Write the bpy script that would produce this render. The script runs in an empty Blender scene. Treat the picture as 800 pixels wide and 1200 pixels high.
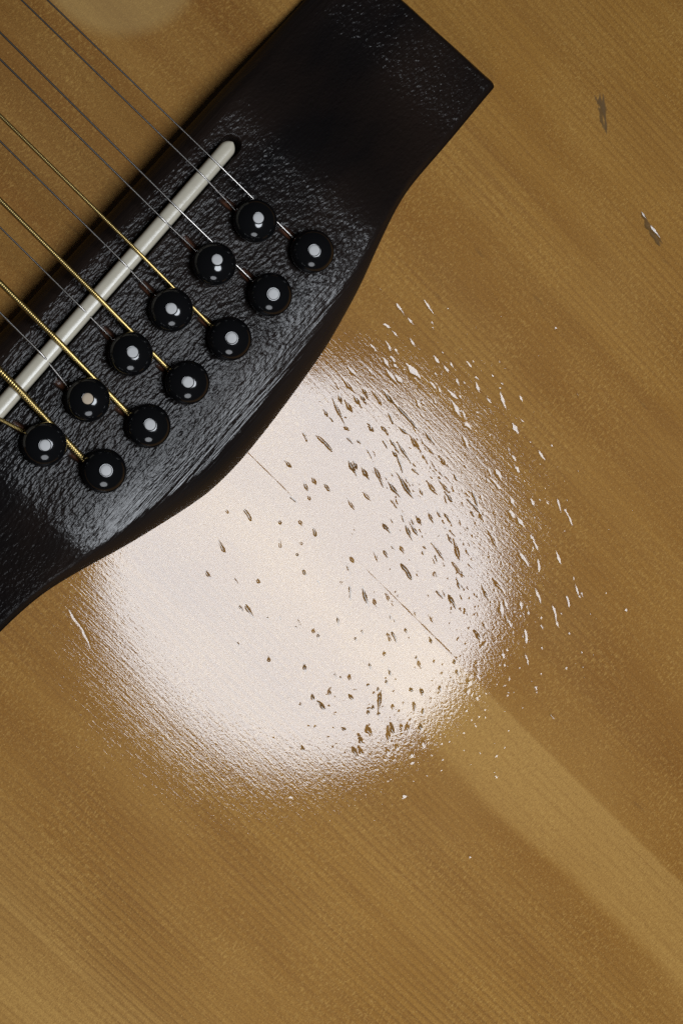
import bpy, math, random
import numpy as np
from mathutils import Vector, Matrix

# ------------------------------------------------------------------ units
S = 0.00015                 # metres per photo pixel at the centre of the guitar top
rng = random.Random(7)
nrng = np.random.default_rng(7)
scene = bpy.context.scene
col = scene.collection

# ------------------------------------------------------------------ camera
CAM = Vector((-450 * S, -20 * S, 2000 * S))
FPX = CAM.length / S
fwd = (-CAM).normalized()
right = fwd.cross(Vector((0, 1, 0))).normalized()
up = right.cross(fwd).normalized()
ROT = Matrix((right, up, -fwd)).transposed()
cd = bpy.data.cameras.new('camera')
cam = bpy.data.objects.new('camera', cd)
col.objects.link(cam)
cam.location = CAM
cam.rotation_euler = ROT.to_euler()
cd.sensor_fit = 'VERTICAL'
cd.sensor_height = 36.0
cd.lens = 36.0 * FPX / 1200.0
cd.clip_start = 0.01
cd.clip_end = 50
scene.camera = cam


def P(u, v, z=0.0):
    """point of the place at height z (photo pixels) seen at pixel u, v"""
    d = right * (u - 400) + up * (600 - v) + fwd * FPX
    t = (z * S - CAM.z) / d.z
    return CAM + d * t


# ------------------------------------------------------------------ light
world = bpy.data.worlds.new('World')
scene.world = world
world.use_nodes = True
world.node_tree.nodes['Background'].inputs[0].default_value = (0.9, 0.95, 1.0, 1)
world.node_tree.nodes['Background'].inputs[1].default_value = 0.015


def lamp(name, loc, target, diam, watts, colour):
    ld = bpy.data.lights.new(name, 'AREA')
    ld.shape = 'DISK'
    ld.size = diam
    ld.energy = watts
    ld.color = colour
    o = bpy.data.objects.new(name, ld)
    col.objects.link(o)
    o.location = loc
    o.rotation_euler = (Vector(target) - Vector(loc)).to_track_quat('-Z', 'Y').to_euler()
    return o


B = P(352, 668)
LH = 2000 * S
LPOS = Vector((B.x + (B.x - CAM.x) * LH / CAM.z, B.y + (B.y - CAM.y) * LH / CAM.z, LH))
lamp('studio_lamp', LPOS, B, 925 * S, 0.80, (0.88, 0.935, 1.0))
lamp('low_lamp', P(330, 600) + Vector((-150 * S, -1750 * S, 1100 * S)), P(300, 500), 950 * S, 0.24, (0.9, 0.94, 1.0))

scene.view_settings.view_transform = 'Standard'
scene.view_settings.look = 'None'
scene.view_settings.exposure = 0
scene.view_settings.gamma = 1
scene.render.engine = 'CYCLES'
scene.cycles.use_denoising = False
scene.cycles.adaptive_threshold = 0.004


# ------------------------------------------------------------------ shader helper
class NT:
    def __init__(self, name):
        self.m = bpy.data.materials.new(name)
        self.m.use_nodes = True
        self.t = self.m.node_tree
        self.n = self.t.nodes
        self.b = self.n['Principled BSDF']

    def new(self, kind, **kw):
        n = self.n.new(kind)
        for k, v in kw.items():
            setattr(n, k, v)
        return n

    def put(self, sock, v):
        if hasattr(v, 'is_output') or isinstance(v, bpy.types.NodeSocket):
            self.t.links.new(v, sock)
        elif v is not None:
            if isinstance(v, tuple) and len(v) == 3 and sock.type == 'RGBA':
                v = v + (1,)
            sock.default_value = v

    def math(self, op, a, b=None, c=None, clamp=False):
        n = self.new('ShaderNodeMath', operation=op, use_clamp=clamp)
        for i, v in enumerate((a, b, c)):
            self.put(n.inputs[i], v)
        return n.outputs[0]

    def mix(self, f, a, b, mode='MIX'):
        n = self.new('ShaderNodeMix', data_type='RGBA', blend_type=mode)
        self.put(n.inputs[0], f)
        self.put(n.inputs[6], a)
        self.put(n.inputs[7], b)
        return n.outputs[2]

    def coords(self):
        """object coordinates in photo pixels"""
        tc = self.new('ShaderNodeTexCoord')
        n = self.new('ShaderNodeVectorMath', operation='SCALE')
        self.t.links.new(tc.outputs['Object'], n.inputs[0])
        n.inputs[3].default_value = 1 / S
        return n.outputs[0]

    def noise(self, vec, scale, stretch=(1, 1, 1), detail=2.0, rough=0.5, off=(0, 0, 0)):
        mp = self.new('ShaderNodeMapping')
        self.put(mp.inputs[0], vec)
        mp.inputs[1].default_value = off
        mp.inputs[3].default_value = stretch
        n = self.new('ShaderNodeTexNoise')
        self.put(n.inputs['Vector'], mp.outputs[0])
        n.inputs['Scale'].default_value = scale
        n.inputs['Detail'].default_value = detail
        n.inputs['Roughness'].default_value = rough
        return n.outputs['Fac']

    def ramp(self, f, stops, interp='LINEAR'):
        n = self.new('ShaderNodeValToRGB')
        cr = n.color_ramp
        cr.interpolation = interp
        while len(cr.elements) < len(stops):
            cr.elements.new(0.5)
        for e, (p, c) in zip(cr.elements, stops):
            e.position = p
            if not isinstance(c, tuple):
                c = (c, c, c)
            e.color = c + (1,)
        self.put(n.inputs[0], f)
        return n.outputs[0]

    def bump(self, h, dist=S, normal=None):
        n = self.new('ShaderNodeBump')
        n.inputs['Strength'].default_value = 1
        n.inputs['Distance'].default_value = dist
        self.put(n.inputs['Height'], h)
        if normal is not None:
            self.put(n.inputs['Normal'], normal)
        return n.outputs[0]

    def attr(self, name):
        n = self.new('ShaderNodeAttribute', attribute_name=name)
        return n.outputs['Fac']

    def set(self, **kw):
        for k, v in kw.items():
            self.put(self.b.inputs[k.replace('_', ' ')], v)
        return self.m


# ------------------------------------------------------------------ materials
def mat_spruce():
    t = NT('lacquered_spruce')
    v = t.coords()
    sx = t.new('ShaderNodeSeparateXYZ')
    t.put(sx.inputs[0], v)
    g, h = sx.outputs[0], sx.outputs[1]
    # broad stripes of colour running with the grain
    wob = t.math('MULTIPLY', t.math('SUBTRACT', t.noise(v, 0.004, (1, 1, 1), 2), 0.5), 26)
    hw = t.math('MULTIPLY_ADD', wob, t.math('MULTIPLY', t.math('ABSOLUTE', h), 0.012, clamp=True), h)
    hn = t.math('MULTIPLY_ADD', hw, 1 / 1600, 0.5)

    def q(x):
        return (x + 800) / 1600
    A = (0.275, 0.150, 0.034)
    L = (0.375, 0.236, 0.078)
    D = (0.232, 0.118, 0.023)
    E = (0.190, 0.089, 0.015)
    base = t.ramp(hn, [(q(-800), A), (q(-560), L), (q(-470), A), (q(-400), D), (q(-330), A), (q(-200), A), (q(-150), D),
                       (q(-100), D), (q(-80), A), (q(-1), A), (q(0.5), D), (q(66), D), (q(84), E), (q(170), D),
                       (q(260), A), (q(330), D), (q(420), A), (q(520), A), (q(700), A)])
    band = t.math('MULTIPLY', t.ramp(hn, [(q(-98), 0.0), (q(-86), 0.8), (q(-20), 1.0), (q(-1.0), 1.0), (q(0.0), 0.0)]),
                  t.ramp(t.math('MULTIPLY_ADD', g, 1 / 900, 0.5), [(0.56, 0.0), (0.68, 1.0)]))
    n1 = t.noise(v, 0.02, (0.06, 1, 1), 3)
    base = t.mix(t.math('MULTIPLY', t.ramp(n1, [(0.38, 0.0), (0.68, 1.0)]), 0.7), base, E)
    n2 = t.noise(v, 0.006, (0.6, 1, 1), 3, off=(40, 7, 0))
    base = t.mix(t.math('MULTIPLY', t.ramp(n2, [(0.4, 0.0), (0.7, 1.0)]), 0.3), base, L)
    base = t.mix(t.math('MULTIPLY', band, 0.7), base, L)
    # annual rings: thin dark late wood lines
    wv = t.new('ShaderNodeTexWave', wave_type='BANDS', bands_direction='Y', wave_profile='SAW')
    mp = t.new('ShaderNodeMapping')
    t.put(mp.inputs[0], v)
    mp.inputs[3].default_value = (0.10, 1, 1)
    t.put(wv.inputs['Vector'], mp.outputs[0])
    wv.inputs['Scale'].default_value = 0.314 / 8.6
    wv.inputs['Distortion'].default_value = 6.0
    wv.inputs['Detail'].default_value = 2
    wv.inputs['Detail Scale'].default_value = 0.035
    ring = t.ramp(wv.outputs['Fac'], [(0.0, 0.0), (0.5, 0.1), (0.86, 1.0), (1.0, 0.15)])
    rmask = t.ramp(t.noise(v, 0.005, (0.5, 1, 1), 2, off=(3, 90, 0)), [(0.35, 0.22), (0.62, 0.9)])
    rmask = t.math('MULTIPLY', rmask, t.ramp(hn, [(q(-330), 1.0), (q(-140), 0.6), (q(-105), 0.2), (q(60), 0.3), (q(110), 0.85), (q(400), 0.7)]))
    lines = t.noise(v, 0.17, (0.012, 1, 1), 4, 0.7)
    ringf = t.math('MULTIPLY', t.math('MULTIPLY', ring, rmask), 0.75)
    base = t.mix(ringf, base, (0.125, 0.062, 0.016))
    base = t.mix(t.math('MULTIPLY', t.ramp(lines, [(0.5, 0.0), (0.68, 1.0)]), t.math('MULTIPLY_ADD', rmask, 0.75, 0.32)), base, (0.19, 0.095, 0.024))
    under = t.ramp(t.math('MULTIPLY_ADD', g, 1 / 1600, 0.5), [(0.12, 1.0), (0.24, 0.0)])
    base = t.mix(t.math('MULTIPLY', under, 0.55), base, t.mix(t.ramp(n1, [(0.4, 0.0), (0.62, 1.0)]), (0.26, 0.15, 0.048), (0.165, 0.075, 0.02)))
    # silk across the grain and a fine fibre speckle
    silk = t.noise(v, 0.42, (1.0, 0.38, 1), 2, 0.6, off=(11, 5, 0))
    smask = t.ramp(t.noise(v, 0.009, (1, 1, 1), 2, off=(70, 3, 0)), [(0.38, 0.3), (0.6, 1.0)])
    base = t.mix(t.math('MULTIPLY', t.math('MULTIPLY', t.ramp(silk, [(0.5, 0.0), (0.75, 1.0)]), smask), 0.6), base,
                 (0.45, 0.30, 0.10))
    silk2 = t.noise(v, 0.6, (1.0, 0.25, 1), 2, 0.6, off=(1, 55, 0))
    base = t.mix(t.math('MULTIPLY', t.ramp(silk2, [(0.48, 0.0), (0.68, 1.0)]), 0.4), base, (0.17, 0.088, 0.024))
    spk = t.noise(v, 0.5, (1, 1, 1), 1, off=(9, 9, 0))
    base = t.mix(t.math('MULTIPLY', t.ramp(spk, [(0.64, 0.0), (0.76, 1.0)]), 0.7), base, (0.42, 0.285, 0.11))
    spk2 = t.noise(v, 0.8, (1, 1, 1), 0, off=(19, 2, 0))
    base = t.mix(0.55, base, t.ramp(spk2, [(0.25, 0.5), (0.75, 1.0)]), 'SOFT_LIGHT')
    # dark resin flecks
    fl = t.noise(v, 0.05, (0.35, 1.6, 1), 1, off=(2, 21, 0))
    base = t.mix(t.math('MULTIPLY', t.ramp(fl, [(0.74, 0.0), (0.80, 1.0)]), 0.4), base, (0.14, 0.075, 0.025))
    # pale patch, dirt in gouges
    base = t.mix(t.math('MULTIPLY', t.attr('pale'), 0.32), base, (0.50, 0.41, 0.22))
    base = t.mix(t.attr('dirt'), base, (0.24, 0.20, 0.17))
    base = t.mix(t.attr('crack'), base, (0.05, 0.028, 0.012))
    base = t.mix(t.math('MULTIPLY', t.attr('chip'), 0.7), base, (0.075, 0.046, 0.016))
    base = t.mix(1.0, base, (1.02, 0.875, 0.66), 'MULTIPLY')
    # lacquer surface: it has sunk into the grain
    rip = t.noise(v, 0.32, (0.05, 1, 1), 3, 0.6, off=(0, 31, 0))
    rip2 = t.noise(v, 0.034, (0.05, 1, 1), 2, 0.5, off=(0, 77, 0))
    peel = t.noise(v, 0.36, (0.6, 1, 1), 2, 0.6, off=(5, 5, 0))
    pm = t.ramp(t.math('MULTIPLY_ADD', g, 1 / 900, 0.5), [(0.30, 0.5), (0.72, 1.0)])
    ripm = t.ramp(hn, [(q(-330), 1.0), (q(-150), 0.35), (q(60), 0.25), (q(160), 0.9)])
    hh = t.math('MULTIPLY', t.math('MULTIPLY', rip, ripm), 0.085)
    hh = t.math('MULTIPLY_ADD', rip2, 0.08, hh)
    hh = t.math('MULTIPLY_ADD', t.math('MULTIPLY', peel, pm), 0.085, hh)
    nb = t.bump(hh)
    t.set(Base_Color=base, Roughness=0.6, Specular_IOR_Level=0.15, Coat_Weight=1.0, Coat_Roughness=0.042,
          Coat_IOR=1.455, Coat_Normal=nb)
    return t.m


def mat_ebony():
    t = NT('worn_ebony')
    v = t.coords()
    n = t.noise(v, 0.26, (0.5, 1, 1), 2.0, 0.5)
    n2 = t.noise(v, 0.30, (0.45, 1, 1), 1, 0.5, off=(4, 3, 0))
    n3 = t.noise(v, 0.012, (0.3, 1, 1), 3, off=(4, 3, 0))
    fib = t.noise(v, 0.22, (0.045, 1, 1), 3, 0.6, off=(0, 8, 0))
    vo = t.new('ShaderNodeTexVoronoi', feature='F1')
    mp = t.new('ShaderNodeMapping')
    t.put(mp.inputs[0], v)
    mp.inputs[3].default_value = (0.45, 1, 1)
    t.put(vo.inputs['Vector'], mp.outputs[0])
    vo.inputs['Scale'].default_value = 0.13
    pit = t.ramp(vo.outputs['Distance'], [(0.0, 0.0), (0.28, 1.0)])
    edge = t.attr('edge')
    k = t.math('MULTIPLY_ADD', edge, -0.85, 1.0)
    h = t.math('MULTIPLY', n, t.math('MULTIPLY', k, t.math('MULTIPLY_ADD', t.attr('wing'), 0.7, t.math('MULTIPLY_ADD', n3, 1.3, 0.4))))
    h = t.math('MULTIPLY_ADD', n2, t.math('MULTIPLY', k, 0.55), h)
    h = t.math('MULTIPLY_ADD', pit, t.math('MULTIPLY', k, 0.45), h)
    h = t.math('MULTIPLY_ADD', fib, t.math('MULTIPLY_ADD', edge, 0.5, 0.6), h)
    nb = t.bump(h)
    c = t.mix(t.ramp(n3, [(0.35, 0.0), (0.7, 1.0)]), (0.006, 0.005, 0.005), (0.014, 0.009, 0.007))
    c = t.mix(t.attr('ramp'), c, (0.09, 0.035, 0.018))
    r = t.math('MULTIPLY_ADD', t.attr('side'), 0.4, t.math('MULTIPLY_ADD', edge, -0.07, t.math('MULTIPLY_ADD', n3, 0.16, 0.14)))
    t.set(Base_Color=c, Roughness=r, Specular_IOR_Level=t.math('MULTIPLY_ADD', t.attr('side'), -0.13, t.math('MULTIPLY_ADD', edge, 0.16, 0.13)), Normal=nb)
    return t.m


def mat_simple(name, colour, rough, metal=0.0, bump=None, spec=0.5, coat=0.0):
    t = NT(name)
    v = t.coords()
    n = t.noise(v, 0.15, (1, 1, 1), 3)
    c = t.mix(t.math('MULTIPLY', n, 0.5), colour, tuple(x * 0.72 for x in colour))
    t.set(Base_Color=c, Roughness=rough, Metallic=metal, Specular_IOR_Level=spec, Coat_Weight=coat)
    t.b.inputs['Coat Roughness'].default_value = 0.03
    if bump:
        t.set(Normal=t.bump(t.noise(v, bump[0], (1, 1, 1), 3), S * bump[1]))
    return t.m


M_WOOD = mat_spruce()
M_EBONY = mat_ebony()
M_BONE = mat_simple('bone', (0.50, 0.455, 0.36), 0.26, bump=(0.08, 0.25))
M_PIN = mat_simple('black_plastic', (0.0045, 0.0045, 0.005), 0.10, bump=(0.10, 0.10))
M_DOT = mat_simple('pearl_dot', (0.50, 0.495, 0.49), 0.7, spec=0.15)
M_DOTY = mat_simple('yellowed_dot', (0.47, 0.38, 0.28), 0.7, spec=0.15)
M_STEEL = mat_simple('plain_steel', (0.36, 0.34, 0.32), 0.30, 1.0)
M_BRASS = mat_simple('bronze_winding', (0.46, 0.335, 0.125), 0.36, 1.0)


# ------------------------------------------------------------------ mesh helpers
def mesh_obj(name, verts, faces, mat, parent, smooth=True, attrs=None):
    me = bpy.data.meshes.new(name)
    V = np.asarray(verts, dtype=np.float32)
    F = np.asarray(faces, dtype=np.int32) if not isinstance(faces, list) or len({len(f) for f in faces}) == 1 else None
    if F is not None:
        k = F.shape[1]
        me.vertices.add(len(V))
        me.vertices.foreach_set('co', V.ravel())
        me.loops.add(F.size)
        me.loops.foreach_set('vertex_index', F.ravel())
        me.polygons.add(len(F))
        me.polygons.foreach_set('loop_start', np.arange(0, F.size, k, dtype=np.int32))
        me.update(calc_edges=True)
    else:
        me.from_pydata(V.tolist(), [], faces)
    if smooth:
        me.polygons.foreach_set('use_smooth', np.ones(len(me.polygons), dtype=bool))
    for k, a in (attrs or {}).items():
        at = me.attributes.new(k, 'FLOAT', 'POINT')
        at.data.foreach_set('value', np.asarray(a, dtype=np.float32))
    me.materials.append(mat)
    me.update()
    o = bpy.data.objects.new(name, me)
    col.objects.link(o)
    o.parent = parent
    return o


def grid_faces(nx, ny):
    i = np.arange(nx * ny).reshape(nx, ny)
    return np.stack([i[:-1, :-1], i[1:, :-1], i[1:, 1:], i[:-1, 1:]], -1).reshape(-1, 4)


def skirt(nx, ny, X, Y, Z, zb):
    """grid with the outer ring of vertices repeated at height zb: a plate with sides"""
    Xp, Yp = np.pad(X, 1, 'edge'), np.pad(Y, 1, 'edge')
    Zp = np.pad(Z, 1, 'constant', constant_values=zb)
    return Xp, Yp, Zp


def axis_lines(lo, hi, d0, d1, fine, mid, vlo, vhi, coarse):
    """dense inside d0..d1, medium in view vlo..vhi, coarse beyond"""
    def seg(a, b, s):
        n = max(1, int(math.ceil((b - a) / s)))
        return np.linspace(a, b, n, endpoint=False)
    return np.concatenate([seg(lo, vlo, coarse), seg(vlo, d0, mid), seg(d0, d1, fine), seg(d1, vhi, mid),
                           seg(vhi, hi, coarse), [hi]])


guitar = bpy.data.objects.new('acoustic_guitar', None)
col.objects.link(guitar)
guitar.empty_display_size = 0.05
guitar['label'] = 'twelve-string acoustic guitar with chipped glossy spruce top and worn black bridge'
guitar['category'] = 'guitar'

# ------------------------------------------------------------------ soundboard
# dents and flakes in the lacquer: (offset x, offset y, scale, [(x0, y0, x1, y1, width), ...])
TILES = [
    (380, 340, .2, [(422,82,465,150,14),(485,165,518,205,9),(575,48,640,148,10),(350,205,380,222,14),(385,230,432,280,6),
     (500,290,525,332,12),(275,325,300,362,9),(362,308,390,368,11),(408,340,428,375,9),(388,395,410,425,12),
     (345,405,370,450,16),(402,432,418,455,10),(488,448,548,510,26),(418,508,448,538,16),(368,472,425,550,12),
     (640,392,668,430,12),(702,455,720,480,9),(620,545,648,578,10),(728,595,775,640,12),(750,665,785,730,18),
     (770,525,782,555,10),(140,455,182,500,10),(105,515,172,592,14),(232,580,250,622,16),(290,600,330,660,16),
     (345,590,415,670,16),(430,680,530,795,16),(178,620,215,680,16),(125,650,162,705,18),(220,620,240,660,14),
     (88,615,102,660,10),(45,625,125,795,12),(380,725,400,775,9),(258,780,285,815,12),(0,700,18,735,10),
     (540,650,560,690,10),(35,745,50,765,8)]),
    (540, 440, .2, [(82,10,95,22,8),(85,50,100,95,13),(228,105,255,195,13),(222,70,230,82,6),(338,120,355,150,10),
     (150,135,172,165,6),(300,290,326,338,20),(350,265,358,272,6),(450,442,485,500,10),(20,285,45,305,18),
     (15,365,30,410,14),(300,475,312,500,12),(318,540,332,562,13),(205,560,225,598,18),(188,620,220,662,10),
     (405,730,422,758,12),(560,725,580,800,9),(598,778,612,800,9),(288,725,302,755,14),(70,690,95,755,14),
     (45,730,105,795,12),(525,405,530,420,6),(475,660,495,665,4),(455,725,460,735,5)]),
    (380, 500, .2, [(120,0,142,18,14),(262,0,285,22,12),(340,0,370,38,14),(135,62,165,95,8),(0,85,40,135,12),
     (195,78,212,98,8),(145,200,185,280,20),(172,205,192,245,16),(222,240,260,302,18),(300,240,340,340,16),
     (345,82,368,120,8),(250,130,280,185,5),(390,78,435,145,11),(432,92,505,208,11),(400,142,432,178,11),
     (432,180,458,262,12),(508,58,555,128,18),(440,5,485,38,12),(435,285,512,405,18),(378,328,440,408,17),
     (515,245,550,275,9),(395,432,425,470,11),(228,382,268,428,14),(135,420,180,488,11),(8,340,28,372,14),
     (605,322,655,390,16),(675,318,735,385,12),(712,388,748,435,14),(562,368,578,402,8),(678,175,705,215,16),
     (540,525,568,570,13),(508,540,525,570,10),(612,505,638,560,11),(708,512,738,555,12),(505,572,550,635,13),
     (478,578,512,660,15),(345,568,382,615,15),(660,495,685,530,7),(445,700,465,738,12),(632,685,700,775,11),
     (350,725,370,765,13),(290,730,318,795,8),(150,758,178,800,14),(722,630,748,680,10),(760,672,792,770,20),
     (735,605,765,640,7),(580,165,592,190,8),(590,30,640,95,10),(595,110,640,155,10),(650,755,662,790,8),
     (760,280,780,320,8),(455,520,468,555,7),(575,725,585,750,5)]),
    (540, 600, .2, [(278,0,302,25,22),(330,40,358,80,16),(612,0,645,72,9),(402,135,422,170,10),(422,178,442,215,12),
     (552,235,580,305,11),(342,245,385,310,16),(445,288,452,340,14),(652,380,658,398,6),(660,418,690,500,10),
     (695,465,710,500,8),(432,455,462,528,10),(612,490,628,548,13),(532,550,552,620,14),(550,630,568,682,9),
     (342,530,350,560,11),(382,580,395,598,12),(460,660,472,678,12),(622,698,634,718,10),(370,695,380,758,14),
     (252,520,265,565,10),(228,540,238,595,14),(190,395,245,465,14),(165,118,205,195,14),(110,10,130,50,12),
     (62,0,75,22,10),(265,628,292,672,7),(118,790,140,765,16),(125,440,160,510,10),(578,590,585,600,7),
     (0,350,20,372,10),(80,700,110,740,18),(465,785,472,800,7)]),
    (380, 660, .2, [(458,12,508,85,22),(755,0,795,58,14),(150,135,152,208,10),(225,145,255,240,16),(288,205,305,255,13),
     (362,180,380,215,12),(130,0,152,60,7),(98,95,102,125,7),(78,318,82,362,11),(658,165,695,205,9),(732,190,765,255,18),
     (778,95,795,150,10),(615,305,638,345,9),(645,52,660,75,9),(618,440,630,465,10),(372,415,388,455,11),
     (398,405,422,458,12),(472,378,485,410,10),(350,515,358,552,11),(548,570,568,618,9),(535,550,545,562,8),
     (265,590,270,618,10),(375,615,390,658,8),(145,650,150,688,12),(95,660,98,682,6),(60,645,72,680,6),(28,745,40,730,8),
     (30,745,33,775,11),(145,772,170,798,12),(220,395,226,415,8),(180,435,188,455,8),(252,710,262,718,10),
     (362,685,368,710,9),(312,730,320,750,10),(330,755,318,800,12),(505,738,515,750,12),(385,305,390,325,7),
     (408,330,416,345,7),(565,740,575,770,10),(675,720,682,750,10),(760,570,765,590,10),(775,630,785,655,9)]),
    (540, 760, .2, [(238,20,245,52,11),(370,30,390,88,10),(78,95,105,135,6),(82,140,102,175,10),(40,185,52,205,14),
     (33,240,38,265,10),(85,280,92,300,9),(430,218,436,238,13),(436,250,440,256,8),(610,103,614,118,13),(682,70,705,100,4),
     (705,102,716,114,13),(700,15,705,30,8),(258,272,270,272,7),(515,365,540,412,7),(203,622,206,632,9),
     (190,715,200,740,6),(200,742,206,756,12)]),
    (340, 800, .2, [(232,30,228,75,11),(128,72,136,102,12),(165,115,200,152,20),(345,70,370,100,13),(58,120,60,135,8),
     (452,10,462,16,10),(512,28,520,50,10),(532,55,518,165,14),(455,150,470,155,10),(482,135,488,158,11),
     (458,165,458,190,12),(518,175,522,195,8),(305,268,322,275,12),(450,262,470,305,26),(402,310,420,355,18),
     (370,385,390,432,18),(400,380,425,420,16),(68,378,78,395,14),(590,245,605,295,20),(570,265,580,335,16),
     (650,250,655,275,12),(686,245,692,288,16),(762,245,766,275,18),(776,340,780,372,15),(622,370,628,388,10),
     (568,400,572,415,13),(708,415,713,428,13),(712,462,714,470,9),(655,652,668,670,12),(705,35,715,50,12),
     (725,120,730,160,14),(770,45,778,65,14),(600,130,605,160,10),(775,160,780,180,10),(0,660,8,670,10)]),
    (220, 660, .2, [(100,38,135,90,11),(272,88,292,122,9),(405,90,425,125,11),(302,250,322,280,10),(340,245,375,305,18),
     (675,35,692,70,11),(640,330,662,368,9),(732,382,742,410,12),(762,410,768,435,10),(470,552,480,575,13),
     (680,590,690,628,16),(728,772,738,800,13),(290,460,300,485,7),(540,312,544,330,8),(465,315,472,325,7),
     (760,100,770,122,7),(585,372,600,375,6),(625,372,640,375,7)]),
    (220, 500, .275, [(243,355,268,395,16),(133,490,160,535,10),(390,395,398,418,9),(390,480,396,515,11),(415,145,443,172,9),
     (495,235,515,278,9),(530,215,548,245,10),(585,245,602,270,9),(475,398,488,422,11),(535,435,547,465,11),
     (555,40,610,98,12),(493,25,508,60,8),(510,290,525,315,8),(465,540,470,552,8),(490,610,503,632,8),(437,300,460,318,8),
     (160,350,178,375,6),(475,490,490,500,6)]),
    (0, 0, 1.0, [(82,715,97,737,2.2),(97,735,106,757,2.2),(731,712,733,716,3),(649,384,651,386,2.2),(473,931,475,933,2.2),
     (549,1002,551,1004,2.2)]),
]
CHIPS = []
for ox, oy, sc, lst in TILES:
    for x0, y0, x1, y1, w in lst:
        CHIPS.append((ox + x0 * sc, oy + y0 * sc, ox + x1 * sc, oy + y1 * sc, w * sc))

seamA, seamB = P(292, 531), P(800, 1033)
ORG = P(410, 648)
gx = (seamB - seamA).normalized()
gy = Vector((-gx.y, gx.x, 0))


def loc_gh(p):
    d = p - ORG
    return d.dot(gx) / S, d.dot(gy) / S


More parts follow.
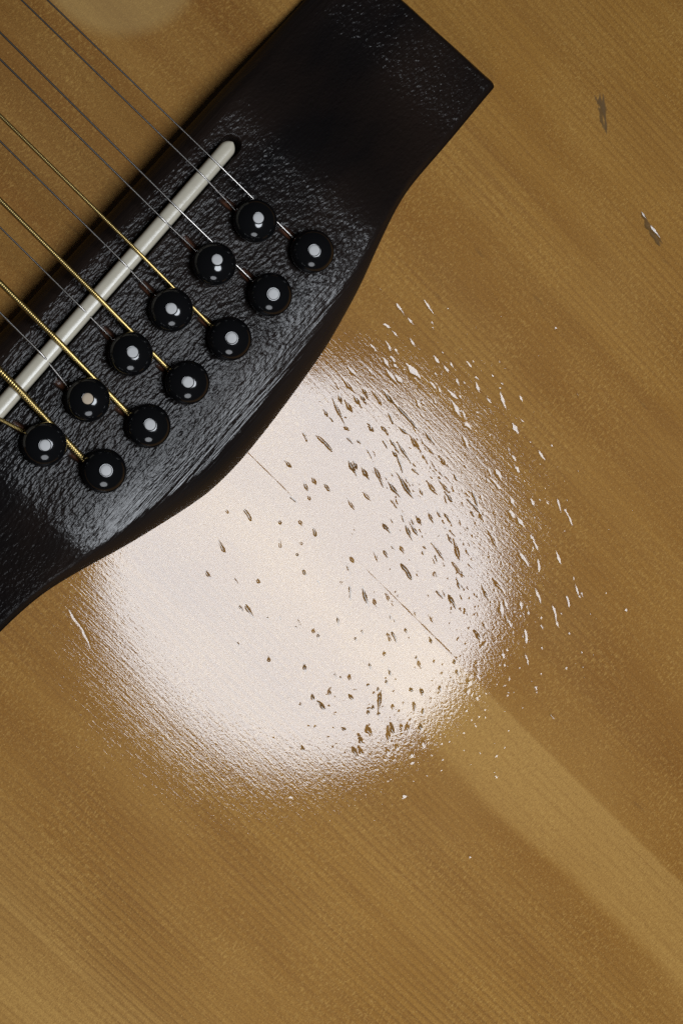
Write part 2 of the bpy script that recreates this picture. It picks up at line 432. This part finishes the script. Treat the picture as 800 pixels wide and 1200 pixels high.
def soundboard():
    G = axis_lines(-2300, 1500, -290, 560, 0.85, 5.0, -780, 800, 60)
    chips = []
    for c in CHIPS:
        a, b = loc_gh(P(c[0], c[1])), loc_gh(P(c[2], c[3]))
        chips.append((a[0], a[1], b[0], b[1], c[4]))
    hs = [x for c in chips for x in (c[1], c[3])]
    root = bpy.data.objects.new('soundboard', None)
    col.objects.link(root)
    root.parent = guitar
    root.matrix_world = Matrix.Identity(4)
    for side in (-1, 1):
        if side < 0:
            Hh = axis_lines(-1300, 0.0, min(hs) - 8, -0.01, 0.85, 5.0, -820, -0.005, 60)
        else:
            Hh = axis_lines(0.0, 1300, 0.01, max(hs) + 8, 0.85, 5.0, 0.005, 820, 60)
        if side > 0:
            Hh = np.concatenate([Hh, np.arange(488, 622, 0.9)])
        Hh = np.unique(np.round(Hh, 3))
        Gu = np.unique(np.round(G, 3))
        X, Y = np.meshgrid(Gu, Hh, indexing='ij')
        Z = np.zeros_like(X)
        CH = np.zeros_like(X)
        DIRT = np.zeros_like(X)
        r = random.Random(11)

        def stamp(x0, y0, x1, y1, w, slope, chip=1.0, dirt=0.0, skew=None, low=False, slope2=0.12):
            cx, cy = (x0 + x1) / 2, (y0 + y1) / 2
            L = math.hypot(x1 - x0, y1 - y0) / 2 * 1.34 + w * 0.3
            dx, dy = (x1 - x0), (y1 - y0)
            n = math.hypot(dx, dy) or 1
            dx, dy = dx / n, dy / n
            m = L + w
            i0, i1 = np.searchsorted(Gu, [cx - m, cx + m])
            j0, j1 = np.searchsorted(Hh, [cy - m, cy + m])
            if i1 <= i0 or j1 <= j0:
                return
            xs, ys = X[i0:i1, j0:j1] - cx, Y[i0:i1, j0:j1] - cy
            tt = (xs * dx + ys * dy) / L
            ss = -xs * dy + ys * dx
            ph = r.random() * 6.28
            ss = ss + 0.09 * w * np.sin(tt * r.uniform(2.5, 5) + ph)
            hwid = 0.5 * w * np.clip(1 - np.abs(tt) ** r.uniform(1.25, 1.9), 0, None) * (1 + 0.25 * np.sin(5 * tt + ph))
            hwid = np.maximum(hwid, 1e-4)
            # deepest line off centre: steep wall on the upper left, wide facet on the lower right
            k = r.uniform(-0.55, -0.15) if skew is None else skew
            q = ss / hwid
            prof = np.where(q < k, (q + 1) / (1 + k), (1 - q) / (1 - k))
            prof = np.clip(prof, 0, 1)
            d = slope * hwid * (1 - k) * prof
            if low:                     # pits that shelve up towards their lower end
                d = np.minimum(d, np.clip(1 - tt, 0, None) * L * slope2)
            d = np.where((np.abs(tt) < 1) & (np.abs(q) < 1), d, 0)
            Z[i0:i1, j0:j1] = np.minimum(Z[i0:i1, j0:j1], -d)
            ins = np.clip(prof * 3, 0, 1) * (np.abs(tt) < 1) * (np.abs(q) < 1)
            CH[i0:i1, j0:j1] = np.maximum(CH[i0:i1, j0:j1], ins * chip)
            if dirt:
                DIRT[i0:i1, j0:j1] = np.maximum(DIRT[i0:i1, j0:j1], np.clip(prof * 1.6, 0, 1) * ins * dirt)

        for c, px in zip(chips, CHIPS):
            # how far the lacquer must tilt here to throw the lamp at the lens decides how steep a visible dent is
            mx, my = (px[0] + px[2]) / 2 - 352, (px[1] + px[3]) / 2 - 668
            ln = math.hypot(px[2] - px[0], px[3] - px[1]) or 1
            ex, ey = (px[2] - px[0]) / ln, (px[3] - px[1]) / ln
            fx, fy = (-ey, ex)
            n0 = (-mx / 2000, -my / 2000)
            pj = n0[0] * fx + n0[1] * fy
            pe = -(n0[0] * ex + n0[1] * ey)
            pp = abs(n0[0] * fy - n0[1] * fx)
            if math.hypot(mx, my) < 235:
                sl = pj + math.sqrt(max(0.0, 0.175 ** 2 - pp * pp)) + r.uniform(0, 0.09)
                stamp(c[0], c[1], c[2], c[3], c[4] * 1.02 + 0.7, max(0.19, sl), chip=r.choice((0.3, 0.7, 1.0)))
            elif my > 150:
                stamp(c[0], c[1], c[2], c[3], c[4] * 1.3 + 0.9, 0.5, chip=0.3, low=True, slope2=max(0.07, pe) * r.uniform(.8, 1.1))
            else:
                stamp(c[0], c[1], c[2], c[3], c[4] * 1.3 + 0.9, min(.34, max(0.1, pj)) * r.uniform(.85, 1.12), chip=0.3)
        # two deeper gouges with dirt
        for (x0, y0, x1, y1, w, sl, di) in ((702, 113, 704, 127, 6, .05, .45), (706, 116, 708, 139, 8, .06, .5), (702, 128, 705, 140, 6, .05, .3),
                                            (704, 138, 706, 148, 5, .05, .3), (708, 138, 710, 154, 5, .06, .5),
                                            (697, 113, 700, 122, 2, .1, .5),
                                            (752, 250, 758, 262, 6, .19, .2), (756, 260, 764, 274, 8, .12, .25), (761, 264, 773, 281, 6, .22, .15),
                                            (763, 274, 771, 285, 8, .10, .3)):
            a, b = loc_gh(P(x0, y0)), loc_gh(P(x1, y1))
            stamp(a[0], a[1], b[0], b[1], w, sl, dirt=di, skew=-0.3)
        for _ in range(130):
            u, v = r.gauss(520, 62), r.gauss(590, 105)
            a = loc_gh(P(u, v))
            an = math.radians(r.gauss(62, 9)) - math.radians(44)
            l = r.uniform(2.5, 9)
            stamp(a[0], a[1], a[0] + l * math.cos(an), a[1] - l * math.sin(an), r.uniform(1.3, 2.6), r.uniform(0.1, 0.28), chip=r.choice((0.1, 0.5)))
        # tiny pecks round the worn patch
        for _ in range(420):
            u = r.gauss(560, 75)
            v = r.gauss(640, 150)
            if r.random() < 0.3:
                u, v = r.gauss(470, 60), r.gauss(850, 35)
            a = loc_gh(P(u, v))
            an = math.radians(r.gauss(62, 18)) - math.radians(44)
            l = r.uniform(0.6, 2.6)
            stamp(a[0], a[1], a[0] + l * math.cos(an), a[1] - l * math.sin(an), r.uniform(0.9, 2.2), r.uniform(0.12, 0.3), chip=0.3)
        # the joint between the two boards opens to a hair crack here and there
        opened = np.interp(Gu, [-2300, -190, -168, -98, -88, -20, 0, 40, 150, 172, 190, 1500], [.0, .0, .7, .9, .2, .15, .25, .75, .85, .5, 0.06, 0.06])
        opened = opened * np.clip(0.85 + 0.2 * np.sin(Gu * 0.21) + 0.15 * np.sin(Gu * 0.083 + 1), 0, 1)
        wdt = 0.7
        e = np.clip(1 - np.abs(Y) / wdt, 0, 1)
        Z -= 0.16 * opened[:, None] * e
        CR = 0.07 * opened[:, None] * (np.abs(Y) < 0.6)
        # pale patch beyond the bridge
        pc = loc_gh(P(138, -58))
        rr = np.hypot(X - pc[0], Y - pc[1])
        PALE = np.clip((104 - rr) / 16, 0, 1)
        Xp, Yp, Zp = skirt(len(Gu), len(Hh), X, Y, Z, -20.0)
        V = np.stack([Xp.ravel() * S, Yp.ravel() * S, Zp.ravel() * S], -1)
        pad = lambda A: np.pad(A, 1, 'edge').ravel()
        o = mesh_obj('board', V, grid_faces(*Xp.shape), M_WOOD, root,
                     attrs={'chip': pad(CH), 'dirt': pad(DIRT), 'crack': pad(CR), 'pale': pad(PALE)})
        o.matrix_world = Matrix.Translation(ORG) @ Matrix((gx, gy, Vector((0, 0, 1)))).transposed().to_4x4()
    return root


soundboard()

# ------------------------------------------------------------------ bridge
AV, BV = np.array((0.672, -0.740)), np.array((0.740, 0.672))
HB = 72.0                       # height of the bridge block (photo pixels)
SAD_TOP = 92.0
sadA, sadB = P(273, 166.5, SAD_TOP), P(0, 479, SAD_TOP)
sd = (sadB - sadA).normalized()
SAD_LEN = 455.0
FRONT = [(302.4, 256.0), (253.6, 308.7), (204.9, 360.4), (155, 413.6), (105.6, 467.2), (53, 518.2)]
REAR = [(371.3, 290.5), (320.2, 341.5), (272.8, 394.2), (223.6, 446), (176.5, 498.4), (123.2, 551)]
PIN_Z = HB + 33.0
ENTRY_F = [(276, 246), (229, 293), (181, 346), (135, 400), (84, 458), (33, 508)]
ENTRY_R = [(345, 280), (298, 331), (250, 384), (203, 438), (154, 488), (101, 541)]


def bridge():
    ra = [(311, 497), (227, 501), (149, 502), (117, 508), (70, 522.5), (29, 537.8), (-43, 556.6), (-116, 565.5), (-160, 569.5),
          (-213, 572.5), (-264, 570), (-318, 556), (-378, 538), (-424, 521), (-477, 504.5), (-513, 500), (-548, 498), (-655, 497)]
    ra = ra[::-1]
    xa = np.array([p[0] for p in ra], float)
    xb = np.array([p[1] for p in ra], float)
    a = np.arange(-655, 311.01, 1.2)
    a[-1] = 311
    rb = np.interp(a, xa, xb)
    k = np.ones(25) / 25
    for _ in range(4):
        rb = np.convolve(np.pad(rb, 12, 'edge'), k, 'valid')
    fb = np.full_like(a, 265.0)
    nv = 250
    t = np.linspace(0, 1, nv)
    # finer near both edges
    t = 0.5 - 0.5 * np.cos(np.pi * (0.12 + 0.76 * t))
    t = (t - t[0]) / (t[-1] - t[0])
    Bm = fb[:, None] + (rb - fb)[:, None] * t[None, :]
    Am = np.repeat(a[:, None], nv, 1)
    U = Am * AV[0] + Bm * BV[0]
    Vv = Am * AV[1] + Bm * BV[1]
    # to the ground plane
    Rr, Uu, Ff, C = (np.array(x) for x in (right, up, fwd, CAM))
    d = (U - 400)[..., None] * Rr + (600 - Vv)[..., None] * Uu + FPX * Ff
    tt = -C[2] / d[..., 2]
    W = C + d * tt[..., None]
    X, Y = W[..., 0] / S, W[..., 1] / S
    c = np.abs(Am + 172)
    s = np.clip((c - 235) / 180, 0, 1)
    Hc = HB - 46 * (0.5 - 0.5 * np.cos(np.pi * s))
    belly = np.clip((310 - c) / 160, 0, 1)
    dF = Bm - fb[:, None]
    dR = rb[:, None] - Bm
    dE = np.minimum(311 - Am, Am + 655)

    def round_(dd, w, p):
        q = np.clip(dd / w, 0, 1)
        return (1 - (1 - q) ** p) ** 0.5
    z = Hc * (0.5 + 0.5 * round_(dF, 24, 2.2)) * (0.12 + 0.88 * round_(dR, 12 + 18 * belly, 2.3)) * (0.4 + 0.6 * round_(dE, 9, 2.2))
    # gentle fall of the top towards the belly edge
    z -= np.clip((Bm - 468) / 100, 0, 1) ** 2 * 20 * belly
    z = np.maximum(z, 0)
    # saddle slot
    ax, ay = sadA.x / S, sadA.y / S
    sx, sy = sd.x, sd.y
    along = (X - ax) * sx + (Y - ay) * sy
    across = np.abs(-(X - ax) * sy + (Y - ay) * sx)
    inside = (along > -9) & (along < SAD_LEN + 9)
    endcap = np.minimum(np.hypot(along + 2, across), np.hypot(along - SAD_LEN - 2, across))
    dist = np.where((along < -2) | (along > SAD_LEN + 2), endcap, across)
    slot = np.clip((11.2 - dist) / 1.6, 0, 1)
    z -= slot * np.where(dist < 13, 24, 0) * (dist < 13)
    # ramps that lead the strings into the pin holes
    rmp = np.zeros_like(z)
    for lst, pins in ((ENTRY_F, FRONT), (ENTRY_R, REAR)):
        for (eu, ev), (pu, pv) in zip(lst, pins):
            e = P(eu, ev, HB)
            p = P(pu, pv, PIN_Z)
            dx, dy = (p.x - e.x) / S, (p.y - e.y) / S
            n = math.hypot(dx, dy)
            dx, dy = dx / n, dy / n
            al = (X - e.x / S) * dx + (Y - e.y / S) * dy
            ac = np.abs(-(X - e.x / S) * dy + (Y - e.y / S) * dx)
            w = np.clip((4.6 - ac) / 2.0, 0, 1)
            f = np.clip((al + 22) / 26, 0, 1) * (al < 30)
            z -= w * f * 9
            rmp = np.maximum(rmp, w * np.clip(f * 2.0, 0, 1))
    # uneven, hand worn surface
    z = z + (0.35 * np.sin(Am * 0.05 + 2) + 0.3 * np.sin(Bm * 0.09 + Am * 0.02)) * np.clip(np.minimum(dF, dR) / 20, 0, 1)
    edge = np.clip((72 - dR) / 40, 0, 1) * belly + np.clip((26 - dF) / 12, 0, 1)
    Xp, Yp, Zp = skirt(0, 0, X, Y, z, -1.5)
    # bridge object has its own axes along its length so that its grain follows it
    o0 = P(*(AV * -172 + BV * 420))
    p1 = P(*(AV * 100 + BV * 420))
    bx = (p1 - o0).normalized()
    by = Vector((-bx.y, bx.x, 0))
    lx = (Xp - o0.x / S) * bx.x + (Yp - o0.y / S) * bx.y
    ly = (Xp - o0.x / S) * by.x + (Yp - o0.y / S) * by.y
    V = np.stack([lx.ravel() * S, ly.ravel() * S, Zp.ravel() * S], -1)
    F = grid_faces(*Xp.shape)[:, ::-1]
    pad = lambda A: np.pad(A, 1, 'edge').ravel()
    o = mesh_obj('bridge', V, F, M_EBONY, guitar, attrs={'ramp': pad(rmp), 'edge': pad(np.clip(edge, 0, 1)),
                    'wing': pad(s), 'side': pad(np.maximum(np.clip((14 - dF) / 8, 0, 1), np.clip((12 + 16 * belly - dR) / 10, 0, 1)))})
    o.matrix_world = Matrix.Translation(o0) @ Matrix((bx, by, Vector((0, 0, 1)))).transposed().to_4x4()
    return o


bridge_o = bridge()
bridge_o['label'] = 'worn black ebony bridge with curved belly'


# ------------------------------------------------------------------ saddle
def saddle():
    w = 9.0
    prof = []                                    # (across, z)
    prof.append((-w, HB - 22))
    for k in range(0, 13):
        an = math.pi - math.pi * k / 12
        prof.append((w * math.copysign(abs(math.cos(an)) ** 0.6, math.cos(an)), SAD_TOP - 8 + 8 * math.sin(an) ** 0.9))
    prof.append((w, HB - 22))
    n = len(prof)
    stations = []
    for k in range(0, 7):                        # rounded end
        an = math.pi / 2 * k / 6
        stations.append((w * (1 - math.sin(an)), max(0.03, math.sin(math.acos(max(0, 1 - math.sin(an)))) if k else 0.03)))
    st = [(w - w * math.cos(math.pi / 2 * k / 6), max(0.05, math.sin(math.pi / 2 * k / 6))) for k in range(7)]
    st += [(w + (SAD_LEN - 2 * w) * k / 30, 1.0) for k in range(1, 30)]
    st += [(SAD_LEN - x, y) for x, y in st[:7][::-1]]
    V = []
    for l, wd in st:
        for (ac, z) in prof:
            V.append((l * S, ac * wd * S, z * S))
    F = []
    for i in range(len(st) - 1):
        for j in range(n - 1):
            F.append((i * n + j, (i + 1) * n + j, (i + 1) * n + j + 1, i * n + j + 1))
    o = mesh_obj('saddle', V, F, M_BONE, guitar)
    o.matrix_world = Matrix.Translation((sadA.x, sadA.y, 0)) @ Matrix((sd, Vector((-sd.y, sd.x, 0)), Vector((0, 0, 1)))).transposed().to_4x4()
    o['label'] = 'off-white bone saddle with rounded end set in the bridge'


saddle()


# ------------------------------------------------------------------ bridge pins
def lathe(name, prof, mat, parent, seg=40):
    V, F = [], []
    for (r, z) in prof:
        for k in range(seg):
            an = 2 * math.pi * k / seg
            V.append((r * math.cos(an) * S, r * math.sin(an) * S, z * S))
    for i in range(len(prof) - 1):
        for k in range(seg):
            a, b = i * seg + k, i * seg + (k + 1) % seg
            F.append((a, b, b + seg, a + seg))
    F.append(tuple(range(seg - 1, -1, -1)))
    F.append(tuple(range((len(prof) - 1) * seg, len(prof) * seg)))
    return mesh_obj(name, V, F, mat, parent)


def pin_profile():
    # z relative to the top of the bridge
    p = [(10.5, -30), (13.0, -2), (13.6, 3.5), (15.5, 5.6), (19.0, 7.4), (22.0, 9.6), (23.8, 12.4), (24.4, 14.6)]
    for k in range(15):
        an = math.radians(4 + 73.5 * k / 14)
        p.append((24.5 * math.cos(an), 15.0 + 18.0 * math.sin(an)))
    p.append((5.2, p[-1][1] - 0.4))
    return p


pin_src = lathe('bridge_pin', pin_profile(), M_PIN, guitar, 48)
dot_src = lathe('pin_dot', [(6.0, 26.0), (6.0, 33.2), (5.7, 33.6), (3.0, 33.8), (0.3, 33.85)], M_DOT, pin_src, 28)
pr = random.Random(3)
for idx, (u, v) in enumerate(FRONT + REAR):
    p = P(u, v, PIN_Z)
    if idx == 0:
        o, d = pin_src, dot_src
    else:
        o, d = pin_src.copy(), dot_src.copy()
        col.objects.link(o)
        col.objects.link(d)
        o.parent, d.parent = guitar, o
    o.location = (p.x, p.y, (HB + pr.uniform(-1.5, 2.0)) * S)
    o.rotation_euler = (pr.uniform(-.1, .1), pr.uniform(-.1, .1), pr.uniform(0, 6.28))
    if idx == 4:
        d.data = d.data.copy()
        d.data.materials[0] = M_DOTY
        o['label'] = 'black bridge pin with a yellowed dot'


# ------------------------------------------------------------------ strings
def tube(name, pts, rad, mat, wound=None, seg=10):
    """pts: world points; wound: pitch of the winding in pixels"""
    # resample
    P_ = [Vector(p) for p in pts]
    L = [0]
    for a, b in zip(P_, P_[1:]):
        L.append(L[-1] + (b - a).length / S)
    tot = L[-1]
    step = (wound / 5.0) if wound else 6.0
    n = max(2, int(tot / step))
    V, F = [], []
    prevx = None
    for i in range(n + 1):
        l = tot * i / n
        k = max(j for j in range(len(L)) if L[j] <= l + 1e-9)
        k = min(k, len(P_) - 2)
        f = (l - L[k]) / max(1e-9, L[k + 1] - L[k])
        p = P_[k].lerp(P_[k + 1], f)
        dirv = (P_[k + 1] - P_[k]).normalized()
        x = dirv.cross(Vector((0, 0, 1))).normalized()
        y = x.cross(dirv).normalized()
        for s in range(seg):
            an = 2 * math.pi * s / seg
            r = rad
            if wound:
                ph = (l / wound + s / seg) % 1.0
                dp = 0.2 if rad > 3.5 else 0.09
                r = rad * (1 - dp + dp * math.sqrt(max(0, 1 - (2 * ph - 1) ** 2)))
            V.append(p + (x * math.cos(an) + y * math.sin(an)) * r * S)
    for i in range(n):
        for s in range(seg):
            a, b = i * seg + s, i * seg + (s + 1) % seg
            F.append((a, b, b + seg, a + seg))
    return mesh_obj(name, [tuple(v) for v in V], F, mat, guitar)


# (pixel where it leaves the frame, pixel on the saddle crest, entry at the pin, pin, radius, pitch of winding)
STR = [
    ((56, 0), (251, 188), ENTRY_R[0], REAR[0], 1.05, None),
    ((25.5, 0), (239, 207), ENTRY_F[0], FRONT[0], 1.05, None),
    ((0, 37.5), (205, 241), ENTRY_R[1], REAR[1], 1.2, None),
    ((0, 69), (193, 259), ENTRY_F[1], FRONT[1], 1.2, None),
    ((0, 135), (161, 294), ENTRY_R[2], REAR[2], 2.2, 1.9),
    ((0, 165), (147, 310), ENTRY_F[2], FRONT[2], 1.1, None),
    ((0, 234), (114, 347), ENTRY_R[3], REAR[3], 2.8, 2.1),
    ((0, 266), (98, 363), ENTRY_F[3], FRONT[3], 1.05, None),
    ((0, 331), (66, 397), ENTRY_R[4], REAR[4], 3.3, 2.4),
    ((0, 366), (51, 417), ENTRY_F[4], FRONT[4], 1.3, None),
    ((0, 434), (23, 457), ENTRY_R[5], REAR[5], 3.9, 2.8),
    ((-60, 436), (-8, 487), ENTRY_F[5], FRONT[5], 2.2, 1.9),
]


def strings():
    for (e, s, en, pin, rad, wound) in STR:
        zs = SAD_TOP + rad * 0.8
        d = Vector((e[0] - s[0], e[1] - s[1])).normalized()
        k = max(0, 760 - math.hypot(e[0] - s[0], e[1] - s[1]))
        far = P(e[0] + d.x * k, e[1] + d.y * k, zs + 6)
        edge = P(e[0], e[1], zs + 1)
        top = P(s[0], s[1], zs)
        ent = P(en[0], en[1], HB - 1)
        pp = P(pin[0], pin[1], PIN_Z)
        hole = Vector((pp.x, pp.y, (HB - 12) * S))
        hole = ent.lerp(hole, 0.75)
        dirn = (top - edge).normalized()
        dir2 = (ent - top).normalized()
        a = top - dirn * 3.5 * S
        b = top + dir2 * 3.5 * S
        mid = (a + b) / 2 * 0.4 + top * 0.6
        tube('string', [far, a, mid, b, ent, hole], rad, M_BRASS if wound else M_STEEL, wound, 12 if wound else 10)


strings()
